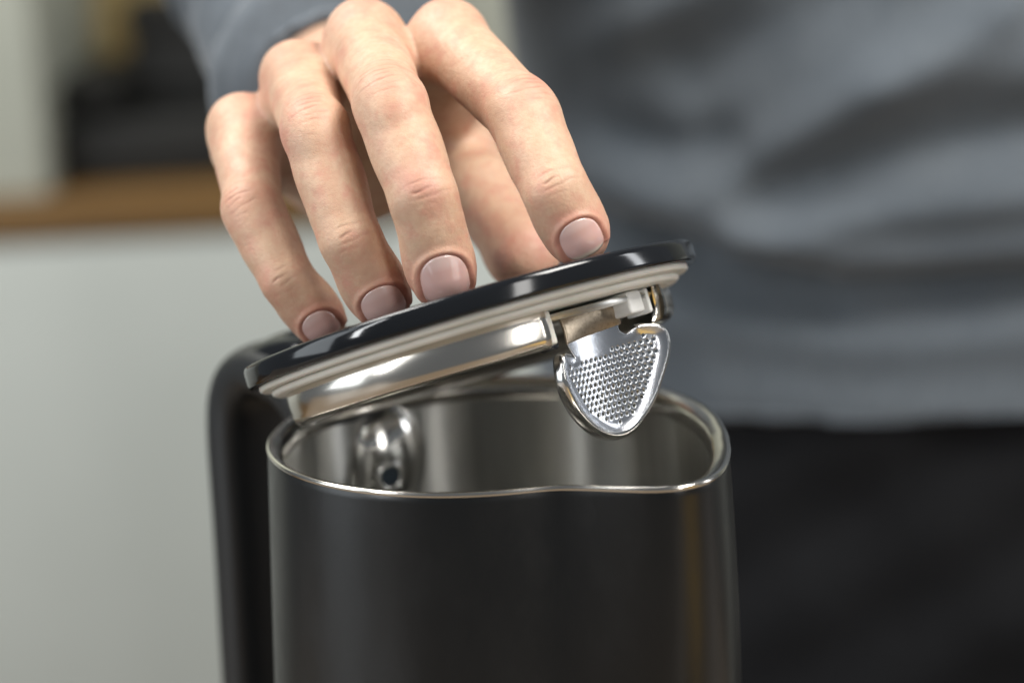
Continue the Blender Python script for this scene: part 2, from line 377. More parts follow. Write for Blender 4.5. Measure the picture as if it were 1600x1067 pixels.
# ------------------------------------------------------------------ strainer
al = math.radians(12)
sd = -zz * math.cos(al) + ls * math.sin(al)          # down the plate
sn = np.cross(lt, sd); sn = sn / np.linalg.norm(sn)
if sn @ Fw > 0: sn = -sn                               # faces the camera
SO = Lp(43.5, 2, -11)                                  # top of the neck
strainer = lid
plane_q = SO
def uv_of(px, py):
    p = on_plane(px, py, plane_q, sn); d = p - plane_q; return np.array([d @ lt, d @ sd])
def plate_z(u, v):   # gentle bow across the plate, mm out of plane (towards the viewer)
    return -0.6 + 0.012 * (u - ctr_u + 1.0) ** 2
def uv_c(px, py):
    if py > 560: py = 560 + (py - 560) * 1.06
    z_ = 0.0
    for _ in range(6):
        d = on_plane(px, py, plane_q + sn * z_, sn) - plane_q; u, v = d @ lt, d @ sd; z_ = float(np.clip(plate_z(u, v), -6, 2))
    return np.array([u, v])
outline_px = [(901, 563), (890, 556), (879, 555), (873, 567), (876, 592), (887, 614), (903, 636), (923, 656), (945, 668), (967, 670), (986, 661), (1004, 641), (1020, 615), (1031, 585), (1037, 552), (1036, 528), (1028, 511), (1008, 508), (990, 511), (979, 524), (964, 515), (968, 503), (968, 496), (885, 520), (886, 540)]
_o = np.array([uv_of(*p) for p in outline_px]); ctr_u = _o[2:17, 0].mean(); ctr_v = _o[2:17, 1].mean()
OUT = np.array([uv_c(*p) for p in outline_px])
def closed_smooth(pts, k=6, it=2):
    p = np.array(pts)
    for _ in range(it):
        q = np.roll(p, -1, 0); p = np.stack([.75 * p + .25 * q, .25 * p + .75 * q], 1).reshape(-1, 2)
    return p
OUTS = closed_smooth(OUT)
def sd_poly(x, y, poly):
    d = np.full(x.shape, 1e9); inside = np.zeros(x.shape, bool)
    for i in range(len(poly)):
        a = poly[i]; b = poly[(i + 1) % len(poly)]; e = b - a
        wx, wy = x - a[0], y - a[1]; t = np.clip((wx * e[0] + wy * e[1]) / (e @ e + 1e-12), 0, 1)
        d = np.minimum(d, np.hypot(wx - e[0] * t, wy - e[1] * t))
        cnd = ((a[1] > y) != (b[1] > y)) & (x < (b[0] - a[0]) * (y - a[1]) / (b[1] - a[1] + 1e-12) + a[0])
        inside ^= cnd
    return np.where(inside, -d, d)
def strainer_mesh():
    h = 0.105
    x0, y0 = OUTS.min(0) - .5; x1, y1 = OUTS.max(0) + .5
    us = np.arange(x0, x1, h); vs = np.arange(y0, y1, h)
    U, V = np.meshgrid(us, vs, indexing='ij'); D = sd_poly(U, V, OUTS)
    # hexagonal rows of punched holes
    px_, py_ = 1.72, 1.50; rh = .52
    jj = np.round((V - ctr_v) / py_); best = np.full(U.shape, 9.0); cu = U * 0; cv = V * 0
    for dj in (-1, 0, 1):
        j2 = jj + dj; offx = np.where(np.mod(j2, 2) == 0, 0, px_ / 2)
        ii = np.round((U - ctr_u - offx) / px_)
        hu = ctr_u + offx + ii * px_; hv = ctr_v + j2 * py_
        r = np.hypot(U - hu, V - hv); mk = r < best; best = np.where(mk, r, best); cu = np.where(mk, hu, cu); cv = np.where(mk, hv, cv)
    dh = sd_poly(cu, cv, OUTS[:]); neck = sd_poly(cu, cv, np.array([uv_c(*p) for p in [(880, 480), (985, 480), (985, 528), (960, 540), (915, 562), (880, 572)]]))
    ok = (dh < -2.3) & (neck > .3)
    lipd = np.where(ok, -.07 * np.exp(-np.maximum(best - rh, 0) / .10), 0)
    hole = ok & (best < rh + .5 * h)
    # outer edge rolls forward then away: a shallow dish with a turned flange
    vneck = U * 0 + (V < OUT[16, 1] - .5)
    lip = np.where(D > -2.2, .9 * np.clip((D + 2.2) / 2.2, 0, 1) ** 1.5, 0)
    near_neck = sd_poly(U, V, np.array([uv_c(*p) for p in [(872, 480), (985, 480), (985, 520), (915, 552), (886, 560)]]))
    lip = lip * np.clip(near_neck / 3, 0, 1)
    Z = plate_z(U, V) + lipd + lip + .05 * np.sin(U * 2.1 + V) * 0
    pts = SO + U[..., None] * lt + V[..., None] * sd + Z[..., None] * sn
    # snap boundary: keep nodes inside, pull just-outside nodes on to the outline
    keep = (D < h * .9)
    gx, gy = np.gradient(D, h); g2 = np.maximum(gx ** 2 + gy ** 2, .2)
    mv = (D > 0) & keep
    pts = np.where(mv[..., None], pts - ((D * gx / g2)[..., None] * lt + (D * gy / g2)[..., None] * sd), pts)
    # round the punched holes: pull their border nodes on to the hole circle
    sn_ = ok & (np.abs(best - rh) < .55 * h); k_ = (rh - best) / np.maximum(best, .05)
    pts = np.where(sn_[..., None], pts + (k_ * (U - cu))[..., None] * lt + (k_ * (V - cv))[..., None] * sd, pts)
    idx = -np.ones(U.shape, int)
    cellok = keep[:-1, :-1] & keep[1:, :-1] & keep[1:, 1:] & keep[:-1, 1:]
    hc = hole[:-1, :-1] & hole[1:, :-1] & hole[1:, 1:] & hole[:-1, 1:]
    cellok &= ~hc
    I, J = np.nonzero(cellok)
    quads = np.stack([I * len(vs) + J, (I + 1) * len(vs) + J, (I + 1) * len(vs) + J + 1, I * len(vs) + J + 1], 1)
    used = np.unique(quads); remap = -np.ones(U.size, int); remap[used] = np.arange(len(used))
    o = mesh_obj('perforated_plate', pts.reshape(-1, 3)[used], remap[quads].astype(np.int32), M_strain, lid)
    s = o.modifiers.new('sheet', 'SOLIDIFY'); s.thickness = .0004; s.offset = 0
    # turned flange round the edge, leaning back
    seg = []
    for i in range(len(OUTS)):
        p = OUTS[i]
        if near_val(p) > 1.0: seg.append(p)
    return o
NECK = np.array([uv_c(*p) for p in [(884, 480), (975, 480), (975, 520), (915, 552), (890, 556)]])
def near_val(p): return float(sd_poly(np.array([p[0]]), np.array([p[1]]), NECK)[0])
plate = strainer_mesh()
def flange():
    # the open run of outline from the left ear down round the bottom and up to the right ear
    run_px = [(889, 556), (879, 555), (873, 567), (876, 592), (887, 614), (903, 636), (923, 656), (945, 668), (967, 670), (986, 661), (1004, 641), (1020, 615), (1031, 585), (1037, 552), (1036, 528), (1028, 511), (1010, 508), (993, 511)]
    pts = smooth_path([uv_c(*p) for p in run_px], 8)
    cc = np.array([ctr_u, ctr_v]); k = len(pts); prof = [(.1, .85), (.35, 1.0), (.7, .85), (.95, .45), (1.1, -.3), (1.2, -1.4), (1.2, -2.2), (.95, -2.25), (.85, -1.3), (.72, -.2), (.4, .6), (0, .9)]
    v = []
    for i in range(k):
        t = pts[min(i + 1, k - 1)] - pts[max(i - 1, 0)]; t /= np.linalg.norm(t); nn = np.array([t[1], -t[0]])
        if nn @ (pts[i] - cc) < 0: nn = -nn
        s_ = min(1, min(i, k - 1 - i) / 6 + .25)
        for a, z_ in prof:
            low = max(0, nn[1]); q = pts[i] + nn * (a * (1 + .9 * low) - .5)
            v.append(SO + lt * q[0] + sd * q[1] + sn * (plate_z(*pts[i]) + z_ * (s_ if z_ < 0 else 1)))
    f = grid_faces(k, len(prof), wrap_m=True) + [tuple(range(len(prof))), tuple(range((k - 1) * len(prof), k * len(prof)))[::-1]]
    mesh_obj('turned_flange', v, f, M_chrome, lid)
flange()
def bracket():
    # curved tab from the lid's underside down to the plate's neck
    a0, a1 = uv_c(884, 538), uv_c(968, 506)
    v = []; ns, nt_ = 24, 20
    for i in range(ns + 1):
        s_ = i / ns; q = a0 * (1 - s_) + a1 * s_
        bot = SO + lt * q[0] + sd * q[1] + sn * (plate_z(*q) + .35)
        top = Lp(43.5, q[0] * .96 + 2.0, -10.6)
        for j in range(nt_ + 1):
            t = j / nt_; p = bot * (1 - t) + top * t + sn * (.5 * math.sin(math.pi * t)) + sn * (.5 * (1 - (2 * s_ - 1) ** 2)) * t
            v.append(p)
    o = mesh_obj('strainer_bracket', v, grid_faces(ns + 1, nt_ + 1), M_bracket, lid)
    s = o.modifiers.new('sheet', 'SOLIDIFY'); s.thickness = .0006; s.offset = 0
    # pivot pin
    a = Lp(44.5, -12.5, -17.0); pin_ax = lt
    v = []
    for k_, y in enumerate((-15.5, -11.0)):
        for i in range(20):
            b = 2 * math.pi * i / 20; v.append(Lp(44.0 + 1.1 * math.cos(b), y, -17.6 + 1.1 * math.sin(b)))
    mesh_obj('pivot_pin', v, [(i, (i + 1) % 20, 20 + (i + 1) % 20, 20 + i) for i in range(20)] + [tuple(range(20))[::-1], tuple(range(20, 40))], M_gloss, lid)
bracket()

# ------------------------------------------------------------------ implicit surfaces
def smin(a, b, k):
    h = np.clip(.5 + .5 * (b - a) / k, 0, 1); return b * (1 - h) + a * h - k * h * (1 - h)
def rcone(p, a, b, r1, r2, bl=0.0):
    ba = b - a; l2 = ba @ ba; pa = p - a
    t = np.clip(pa @ ba / l2, 0, 1)
    # project with slant correction
    return np.linalg.norm(pa - t[:, None] * ba, axis=1) - (r1 + (r2 - r1) * (t * t * (3 - 2 * t) * .35 + t * .65) + bl * np.sin(math.pi * t))
def ellipsoid(p, c_, ax, rad):
    q = (p - c_) @ np.array(ax).T / np.array(rad); l = np.linalg.norm(q, axis=1)
    l2 = np.linalg.norm(q / np.array(rad), axis=1); return l * (l - 1) / np.maximum(l2, 1e-6)
def surface_nets(f, lo, hi, h, coarse=4):
    lo = np.array(lo, float); nn = np.ceil((np.array(hi) - lo) / (h * coarse)).astype(int) + 1
    cg = [lo[i] + np.arange(nn[i]) * h * coarse for i in range(3)]
    G = np.stack(np.meshgrid(*cg, indexing='ij'), -1); Cv = f(G.reshape(-1, 3)).reshape(nn)
    act = np.abs(Cv) < h * coarse * 2.2
    n_f = (nn - 1) * coarse + 1
    V = np.repeat(np.repeat(np.repeat(Cv, coarse, 0), coarse, 1), coarse, 2)[:n_f[0], :n_f[1], :n_f[2]]
    # nearest-node shift: a node i belongs to coarse node round(i/coarse)
    ix = [np.clip(np.round(np.arange(n_f[i]) / coarse).astype(int), 0, nn[i] - 1) for i in range(3)]
    V = Cv[np.ix_(*ix)].copy(); A = act[np.ix_(*ix)]
    I = np.nonzero(A); pts = lo + np.stack(I, 1) * h
    out = np.empty(len(pts))
    for s in range(0, len(pts), 400000): out[s:s + 400000] = f(pts[s:s + 400000])
    V[I] = out
    ins = V < 0
    c8 = [(i, j, k) for i in (0, 1) for j in (0, 1) for k in (0, 1)]
    sl = lambda i, j, k: (slice(i, n_f[0] - 1 + i), slice(j, n_f[1] - 1 + j), slice(k, n_f[2] - 1 + k))
    cnt = sum(ins[sl(*c_)].astype(np.int8) for c_ in c8)
    cell = (cnt > 0) & (cnt < 8); ci = np.stack(np.nonzero(cell), 1); idx = -np.ones(cell.shape, int); idx[cell] = np.arange(len(ci))
    acc = np.zeros((len(ci), 3)); num = np.zeros(len(ci))
    for a in c8:
        for ax in range(3):
            if a[ax] == 1: continue
            b = list(a); b[ax] = 1
            va = V[ci[:, 0] + a[0], ci[:, 1] + a[1], ci[:, 2] + a[2]]; vb_ = V[ci[:, 0] + b[0], ci[:, 1] + b[1], ci[:, 2] + b[2]]
            cr = (va < 0) != (vb_ < 0); t = np.where(cr, va / np.where(cr, va - vb_, 1), 0)
            pt = np.array(a, float) + np.zeros((len(ci), 3)); pt[:, ax] += t
            acc[cr] += pt[cr]; num += cr
    verts = lo + (ci + acc / num[:, None]) * h
    quads = []
    for ax in range(3):
        a1, a2 = (ax + 1) % 3, (ax + 2) % 3
        s0 = [slice(1, n_f[i] - 1) for i in range(3)]; s0[ax] = slice(0, n_f[ax] - 1); s1 = list(s0); s1[ax] = slice(1, n_f[ax])
        A0 = ins[tuple(s0)]; A1 = ins[tuple(s1)]
        for flip in (False, True):
            e = np.stack(np.nonzero((A0 & ~A1) if not flip else (~A0 & A1)), 1)
            for i in range(3):
                if i != ax: e[:, i] += 1
            q = []
            for d1, d2 in ((-1, -1), (0, -1), (0, 0), (-1, 0)):
                c_ = e.copy(); c_[:, a1] += d1; c_[:, a2] += d2; q.append(idx[c_[:, 0], c_[:, 1], c_[:, 2]])
            q = np.stack(q if not flip else q[::-1], 1); quads.append(q)
    return verts, np.concatenate(quads)
def subdivide(v, q):
    e = np.sort(np.concatenate([q[:, [0, 1]], q[:, [1, 2]], q[:, [2, 3]], q[:, [3, 0]]]), 1)
    key = e[:, 0].astype(np.int64) * (len(v) + 1) + e[:, 1]; uk, inv = np.unique(key, return_inverse=True)
    ea, eb = uk // (len(v) + 1), uk % (len(v) + 1)
    em = (v[ea] + v[eb]) / 2; fm = v[q].mean(1); nq = len(q); o1 = len(v); o2 = o1 + len(em)
    E = inv.reshape(4, nq) + o1; Fc = np.arange(nq) + o2
    quads = np.concatenate([np.stack([q[:, i], E[i], Fc, E[i - 1]], 1) for i in range(4)])
    return np.concatenate([v, em, fm]), quads
def grad(f, p, e=.05):
    g = np.empty_like(p)
    for i in range(3):
        d = np.zeros(3); d[i] = e; g[:, i] = (f(p + d) - f(p - d)) / (2 * e)
    return g / np.maximum(np.linalg.norm(g, axis=1, keepdims=True), 1e-6)
def relax(v, q, it=2, lam=.5):
    for _ in range(it):
        s = np.zeros_like(v); c_ = np.zeros(len(v))
        for i in range(4):
            for j in ((i + 1) % 4, (i + 3) % 4):
                np.add.at(s, q[:, i], v[q[:, j]]); np.add.at(c_, q[:, i], 1)
        v = v * (1 - lam) + lam * s / np.maximum(c_, 1)[:, None]
    return v

# ------------------------------------------------------------------ hand
# joints: photo pixel and depth; radii in mm
FING = {
 'index':  dict(j=[(700, 64, 0), (816, 180, -33), (868, 298, -45), (900, 361, -42)], r=[10.2, 8.8, 8.2, 7.6], nail=(903, 367, 5.3, 5.0)),
 'middle': dict(j=[(570, 64, 6), (610, 165, -37), (661, 306, -46), (690, 423, -40)], r=[10.4, 9.1, 8.6, 7.9], nail=(695, 428, 6.0, 6.5)),
 'ring':   dict(j=[(466, 124, 12), (493, 205, -26), (546, 372, -34), (592, 459, -28)], r=[9.8, 8.5, 7.9, 7.5], nail=(596, 468, 5.5, 5.2)),
 'pinky':  dict(j=[(380, 205, 14), (397, 330, -11), (448, 436, -17), (496, 496, -13)], r=[9.4, 7.7, 7.0, 6.6], nail=(500, 508, 4.6, 4.6)),
}
for k_, fd in FING.items():
    fd['p'] = [P(*q) for q in fd['j']]
    p_ = fd['p']; a = p_[3] - p_[2]; a = a / np.linalg.norm(a); fd['a'] = a
    nx, ny = fd['nail'][:2]
    tgt = P(nx, ny, fd['j'][3][2]) - p_[3]; side = np.cross(a, Fw); side /= np.linalg.norm(side)
    off = tgt @ side                                        # nail centre is off the axis: turn the dorsal side that way
    r_ = fd['r'][3]; ang = math.asin(max(-.6, min(.6, off / r_)))
    b = -(Fw - (Fw @ a) * a); b /= np.linalg.norm(b)
    dors = b * math.cos(ang) + side * math.sin(ang); fd['b'] = dors; fd['s'] = np.cross(a, dors)
    fd['n0'] = p_[3] + a * (tgt @ a) * .6
TH_J = [P(640, 190, 92), P(712, 222, 56), P(750, 300, 30), P(819, 399, 10)]
TH_R = [13, 10.8, 9.8, 9.0]
WR = [P(596, 215, 88), P(520, 245, 94)]
EL = P(470, -120, 300)
mcp = [FING[k_]['p'][0] for k_ in ('index', 'middle', 'ring', 'pinky')]
def fing_seg(p, fd):
    j, r = fd['p'], fd['r']
    d = rcone(p, j[0], j[1], r[0] * .95, r[1] * .95, .25)
    # proximal phalanx waist and knuckle
    d = smin(d, rcone(p, j[1], j[2], r[1] * .95, r[2] * .95, .75), 1.8)
    d = smin(d, rcone(p, j[2], j[3], r[2] * .95, r[3] * .98, .5), 2.0)
    # distal pulp: fuller middle, soft pad on the palm side
    a, b, s = fd['a'], fd['b'], fd['s']
    d = smin(d, ellipsoid(p, j[3] - a * 2.5 - b * .6, [a, b, s], [r[3] * 1.55, r[3] * 1.02, r[3] * 1.10]), 2.0)
    # dorsal swelling of the middle knuckle
    up = -(j[2] + j[0] - 2 * j[1]); up /= np.linalg.norm(up); ax = j[2] - j[0]; ax /= np.linalg.norm(ax)
    up = up - (up @ ax) * ax; up /= np.linalg.norm(up); fd['kup'] = up; fd['kax'] = ax
    sd_ = np.cross(ax, up)
    d = smin(d, ellipsoid(p, j[1] + up * .9, [ax, up, sd_], [r[1] * 1.35, r[1] * .93, r[1] * .95]), 2.5)
    return d
wrist_c = (WR[0] + WR[1]) / 2
pdir = wrist_c - (mcp[1] + mcp[2]) / 2; pdir /= np.linalg.norm(pdir)
def palm_sdf(p):
    d = None
    wp = [WR[0], WR[0] * .66 + WR[1] * .34, WR[0] * .33 + WR[1] * .67, WR[1]]
    for m_, w_, r in zip(mcp, wp, (11, 11.2, 10.6, 10)):
        e = rcone(p, m_ + pdir * 6 + np.array([0, 0, -3.2]), w_, r - .7, 14)
        d = e if d is None else smin(d, e, 7)
    d = smin(d, rcone(p, wrist_c, EL, 20, 34), 16)
    return d
def thumb_sdf(p):
    j, r = TH_J, TH_R
    d = smin(rcone(p, j[0], j[1], r[0], r[1]), rcone(p, j[1], j[2], r[1] * .98, r[2]), 3)
    d = smin(d, rcone(p, j[2], j[3], r[2], r[3]), 3)
    a = j[3] - j[2]; a /= np.linalg.norm(a)
    b = -(Fw - (Fw @ a) * a); b /= np.linalg.norm(b)
    return smin(d, ellipsoid(p, j[3] - a * 2, [a, b, np.cross(a, b)], [12, 8.4, 10]), 2.5)
def hand_base(p):
    out = np.full(len(p), 60.0)
    pal = palm_sdf(p)
    res = pal.copy()
    th = thumb_sdf(p); web = rcone(p, TH_J[1], mcp[0] + pdir * 28 - np.array([0, 0, 6]), 6, 7)
    t = smin(smin(th, web, 8), pal, 9)
    res = smin(res, t, 1.2)
    for i, (k_, fd) in enumerate(FING.items()):
        f_ = fing_seg(p, fd)
        t = smin(f_, pal, 5)
        res = smin(res, t, .9)
    # skin webs between the finger roots
    ks = list(FING)
    for a_, b_ in zip(ks[:-1], ks[1:]):
        A, B = FING[a_], FING[b_]
        pa = A['p'][0] * .86 + A['p'][1] * .14; pb = B['p'][0] * .86 + B['p'][1] * .14
        res = smin(res, rcone(p, pa + (0, 0, -2.6), pb + (0, 0, -2.6), 5.4, 5.4), 6.5)
    # extensor hollows between knuckles stay; knuckle heads raised
    for k_, fd in FING.items():
        c_ = fd['p'][0]; res = smin(res, np.linalg.norm(p - c_ - np.array([0, 0, .6]), axis=1) - fd['r'][0] * 1.0, 3)
    return res
def nail_uv(p, fd):
    d = p - fd['n0']; return d @ fd['s'] / fd['nail'][2], d @ fd['a'] / fd['nail'][3], d @ fd['b']
def nail_e(u, v, wd):
    k = np.where(v > 0, 3.4, 2.15)
    return ((np.abs(u) ** k + np.abs(v) ** k) ** (1 / k) - 1) * wd
def lines(p, fd, jt, spec):
    """transverse skin creases near a joint; returns (depth, colour)"""
    j = fd['p'][jt]
    if jt == 1: ax, up = fd['kax'], fd['kup']
    else:
        ax = fd['p'][3] - fd['p'][1]; ax = ax / np.linalg.norm(ax); up = fd['b'] - (fd['b'] @ ax) * ax; up /= np.linalg.norm(up)
    sd_ = np.cross(ax, up); d = p - j; a_, u_, s_ = d @ ax, d @ up, d @ sd_
    r = fd['r'][jt]; near = (np.abs(a_) < 12) & (np.linalg.norm(d, axis=1) < r * 2.2)
    dep = np.zeros(len(p)); 
    ph = jt * 2.1 + r
    for (o, wl, am, wd, c0) in spec:
        wob = .18 * np.sin(s_ * .55 + ph + o) + .10 * np.sin(s_ * 1.5 + ph * 2 + o * 3) + wl * .022 * s_ ** 2
        ln_ = r * (.42 + .22 * math.sin(o * 5 + ph))
        dep += am * np.exp(-((a_ - o - wob) / wd) ** 2) * np.exp(-((s_ - c0 * 1.5) / ln_) ** 4) * (.75 + .25 * np.sin(s_ * .9 + o * 5))
    return dep * np.clip(u_ / (r * .45), 0, 1) * near
SPEC1 = [(-4.2, 1, .14, .34, 0), (-2.1, .6, .20, .30, .5), (-.1, .2, .30, .30, -.4), (1.7, -.3, .20, .30, .6), (3.6, -.8, .15, .32, -1), (5.4, -1, .09, .32, 0)]
SPEC2 = [(-2.4, .8, .13, .28, -.6), (-.2, .2, .36, .30, .3), (1.5, -.4, .17, .28, -.8), (3.3, -.4, .09, .28, .5)]
def detail(p):
    dep = np.zeros(len(p)); red = np.zeros(len(p)); cre = np.zeros(len(p))
    for k_, fd in FING.items():
        l1 = lines(p, fd, 1, SPEC1); l2 = lines(p, fd, 2, SPEC2)
        dep += l1 + l2; cre += (l1 + l2) * 2.3
        u, v, hgt = nail_uv(p, fd); nr = (hgt > fd['r'][3] * .15) & (np.linalg.norm(p - fd['n0'], axis=1) < 14)
        e = np.where(nr, nail_e(u, v, fd['nail'][2]), 9)
        fold = np.where(v < .8, 1.0, .2)
        dep += .62 * np.clip(-e / .7, 0, 1) + .10 * np.exp(-((e + .05) / .28) ** 2) * fold * nr
        dep -= .58 * np.exp(-((e - .85) / .75) ** 2) * fold * nr
        red += nr * fold * (.72 * np.exp(-((e - .15) / .55) ** 2) + .30 * np.exp(-((e - 1.6) / 1.8) ** 2))
        cre += nr * fold * .35 * np.exp(-((e + .02) / .30) ** 2)  # shadow along the nail fold, put into the skin colour
        # pink knuckles and fingertip
        red += .34 * np.exp(-(np.linalg.norm(p - fd['p'][1] - fd['kup'] * fd['r'][1], axis=1) / 7) ** 2)
        red += .26 * np.exp(-(np.linalg.norm(p - fd['p'][0] - np.array([0, -3, 8]), axis=1) / 9) ** 2)
        red += .24 * np.exp(-(np.linalg.norm(p - fd['p'][3] - fd['a'] * 5, axis=1) / 7) ** 2)
    a = TH_J[3] - TH_J[2]
    red += .30 * np.exp(-(np.linalg.norm(p - TH_J[3], axis=1) / 14) ** 2)
    return dep, np.clip(red, 0, .8), np.clip(cre, 0, .75)
def build_hand(parent):
    allp = np.array([q for fd in FING.values() for q in fd['p']] + TH_J + WR)
    lo = allp.min(0) - 16; hi = allp.max(0) + 26
    hcut = hi[1] + 30; hi[1] = hcut; hi[2] += 30
    v, q = surface_nets(hand_base, lo, hi, .7)
    for _ in range(2):
        d = hand_base(v); v = v - d[:, None] * grad(hand_base, v)
    v = relax(v, q, 1, .35); v, q = subdivide(v, q)
    g = grad(hand_base, v); d = hand_base(v); v = v - d[:, None] * g
    dep, red, cre = detail(v)
    # low frequency irregularity: tendons, flesh
    irr = .22 * np.sin(v[:, 0] * .31 + 1.2 * np.sin(v[:, 2] * .23)) * np.sin(v[:, 2] * .27 + v[:, 1] * .19)
    v = v - (dep + irr * .6)[:, None] * g
    # pads flatten where they press on the lid
    rel = v - LC; hh = rel @ ln; rr = np.linalg.norm(rel - hh[:, None] * ln, axis=1)
    pr_ = (rr < 60.5) & (hh < .04) & (hh > -6); v[pr_] += (.04 - hh[pr_])[:, None] * ln
    return mesh_obj('body', v, q.astype(np.int32), M_skin, parent, attrs={'red': red, 'crease': cre})

# ------------------------------------------------------------------ person
person = empty('person', P(1475, 1067, 330) * np.array([1, 1, 0]) + np.array([0, 0, -880.0]), 'person in grey long-sleeved shirt and black trousers lifting the lid with their fingertips', 'person')
body_o = build_hand(person)
def nails(parent):
    for k_, fd in FING.items():
        nr_, na = 12, 40; v = []; al_ = []
        pts = []
        for i in range(nr_ + 1):
            for j in range(na):
                rho = .06 + i / nr_ * .94; t = 2 * math.pi * j / na; cu, cv = math.cos(t), math.sin(t)
                kk = 3.4 if cv > 0 else 2.15; k2 = (abs(cu) ** kk + abs(cv) ** kk) ** (-1 / kk)
                u, w_ = rho * cu * k2, rho * cv * k2
                pts.append((u, w_))
        pts = np.array(pts)
        X = fd['n0'] + pts[:, :1] * fd['nail'][2] * fd['s'] + pts[:, 1:] * fd['nail'][3] * fd['a'] + 14 * fd['b']
        for _ in range(40):
            X = X - (hand_base(X) * .8)[:, None] * fd['b']
        X = X + fd['b'] * (-.05 + .24 * (1 - np.abs(pts[:, :1]) ** 3))
        f = []
        for i in range(nr_):
            for j in range(na):
                f.append((i * na + j, (i + 1) * na + j, (i + 1) * na + (j + 1) % na, i * na + (j + 1) % na))
        f.append(tuple(range(na)))
        # keep normals facing outwards
        f = [t_[::-1] for t_ in f] if np.cross(X[f[200][1]] - X[f[200][0]], X[f[200][2]] - X[f[200][0]]) @ fd['b'] < 0 else f
        o = mesh_obj('fingernail', X, f, M_nail, parent, attrs={'along': (pts[:, 1] + 1) / 2})
        s = o.modifiers.new('thick', 'SOLIDIFY'); s.thickness = .0006; s.offset = -1
nails(body_o)

# shirt and trousers -------------------------------------------------
TD = 300.0
TC = P(1475, 300, 330); TCX, TCY = TC[0], TC[1] + 75
FRONT = np.array([0, TCY - 98, 0]); HEM = on_plane(1300, 685, FRONT, np.array([0, 1.0, 0]))[2]
SH_ = np.array([TCX - 150, TCY + 10, RIMZ + 520.0])
def zx(px, py, d=262): q = on_plane(px, py, FRONT, np.array([0, 1.0, 0])); return q[0], q[2]
def ridge(x, z, pts, wd, am):
    d = np.full(x.shape, 1e9); P2 = [zx(*p) for p in pts]
    for a, b in zip(P2[:-1], P2[1:]):
        a, b = np.array(a), np.array(b); e = b - a; t = np.clip(((x - a[0]) * e[0] + (z - a[1]) * e[1]) / (e @ e), 0, 1)
        d = np.minimum(d, np.hypot(x - a[0] - e[0] * t, z - a[1] - e[1] * t))
    return am * np.exp(-(d / wd) ** 2)
FOLDS = [
 ([(800, 160), (865, 126), (970, 68), (1054, 21), (1150, -40)], 11, 9),
 ([(900, 285), (960, 300), (1127, 308), (1206, 247), (1337, 157), (1442, 95), (1560, 20)], 12, 10),
 ([(1380, 135), (1480, 112), (1660, 100)], 13, 7),
 ([(1180, 385), (1280, 352), (1390, 325), (1660, 296)], 12, 10),
 ([(860, 215), (960, 235), (1075, 268), (1130, 240)], 11, -8),
 ([(1206, 310), (1390, 252), (1660, 195)], 12, -7),
 ([(1090, 120), (1200, 60), (1330, -30)], 12, -6),
 ([(1127, 425), (1337, 470), (1660, 462)], 9, 5),
 ([(1050, 452), (1180, 478), (1290, 492)], 9, -5),
 ([(1075, 530), (1300, 545), (1660, 530)], 13, 4), ([(1120, 640), (1350, 648), (1640, 655)], 12, 4),
]
def shirt_sdf(p):
    x, y, z = p[:, 0], p[:, 1], p[:, 2]
    hw = 168 + .02 * (z - RIMZ); hd = 98
    q = np.sqrt(((x - TCX) / hw) ** 2 + ((y - TCY) / hd) ** 2 + 1e-9)
    torso = (q - 1) * hd * .96
    torso = np.maximum(torso, HEM - z + .0 * x)
    torso = np.maximum(torso, z - (RIMZ + 545))
    arm = rcone(p, SH_, EL, 62, 46); arm = smin(arm, rcone(p, EL, CUFF, 46, 32), 22)
    d = smin(torso, arm, 40)
    cutp = (p - CUFF) @ cuffdir
    d = np.maximum(d, cutp)
    return d
CUFF = wrist_c * .82 + EL * .18; cuffdir = (wrist_c - EL) / np.linalg.norm(wrist_c - EL)
def shirt_disp(p):
    x, y, z = p[:, 0], p[:, 1], p[:, 2]
    front = np.clip((TCY - 10 - y) / 60, 0, 1) * np.clip((x - (TCX - 160)) / 40, 0, 1)
    d = np.zeros(len(p))
    for f_ in FOLDS: d += 1.0 * ridge(x, z, *f_)
    # overhanging fold: everything below the line sits 12 mm further in
    lx = [zx(px, py)[0] for px, py in ((880, 335), (960, 362), (1180, 409), (1337, 440), (1442, 434), (1700, 410))]
    lz = [zx(px, py)[1] for px, py in ((880, 335), (960, 362), (1180, 409), (1337, 440), (1442, 434), (1700, 410))]
    zl = np.interp(x, lx, lz)
    d += np.where(z < zl, -26 + 18 * np.clip((zl - z) / 28, 0, 1), 5 * np.exp(-((z - zl - 8) / 9) ** 2))
    d = d * front
    d += 1.2 * np.sin(x * .045 + 1.5 * np.sin(z * .03)) * np.sin(z * .05 + x * .02)
    # sleeve rings
    s_ = (p - EL) @ cuffdir; rad = np.linalg.norm((p - EL) - s_[:, None] * cuffdir, axis=1)
    arm_w = np.clip((70 - rad) / 15, 0, 1) * (x < TCX - 150) * np.clip((s_ + 20) / 20, 0, 1)
    d += arm_w * (8.0 * np.sin(s_ * .115 + .03 * (x + z)) + 2.0 * np.sin(s_ * .31 + x * .05))
    return d
def build_cloth(name, f, disp, lo, hi, h, m_):
    v, q = surface_nets(f, lo, hi, h, 3)
    g = grad(f, v, 1.0); v = v - f(v)[:, None] * g
    v, q = subdivide(v, q); g = grad(f, v, 1.0)
    v = v + disp(v)[:, None] * g; v = relax(v, q, 3, .5)
    return mesh_obj(name, v, q.astype(np.int32), m_, person)
build_cloth('shirt', shirt_sdf, shirt_disp, (min(EL[0], CUFF[0]) - 80, CUFF[1] - 70, HEM - 12), (TCX + 200, TCY + 180, RIMZ + 570), 6.5, M_shirt)
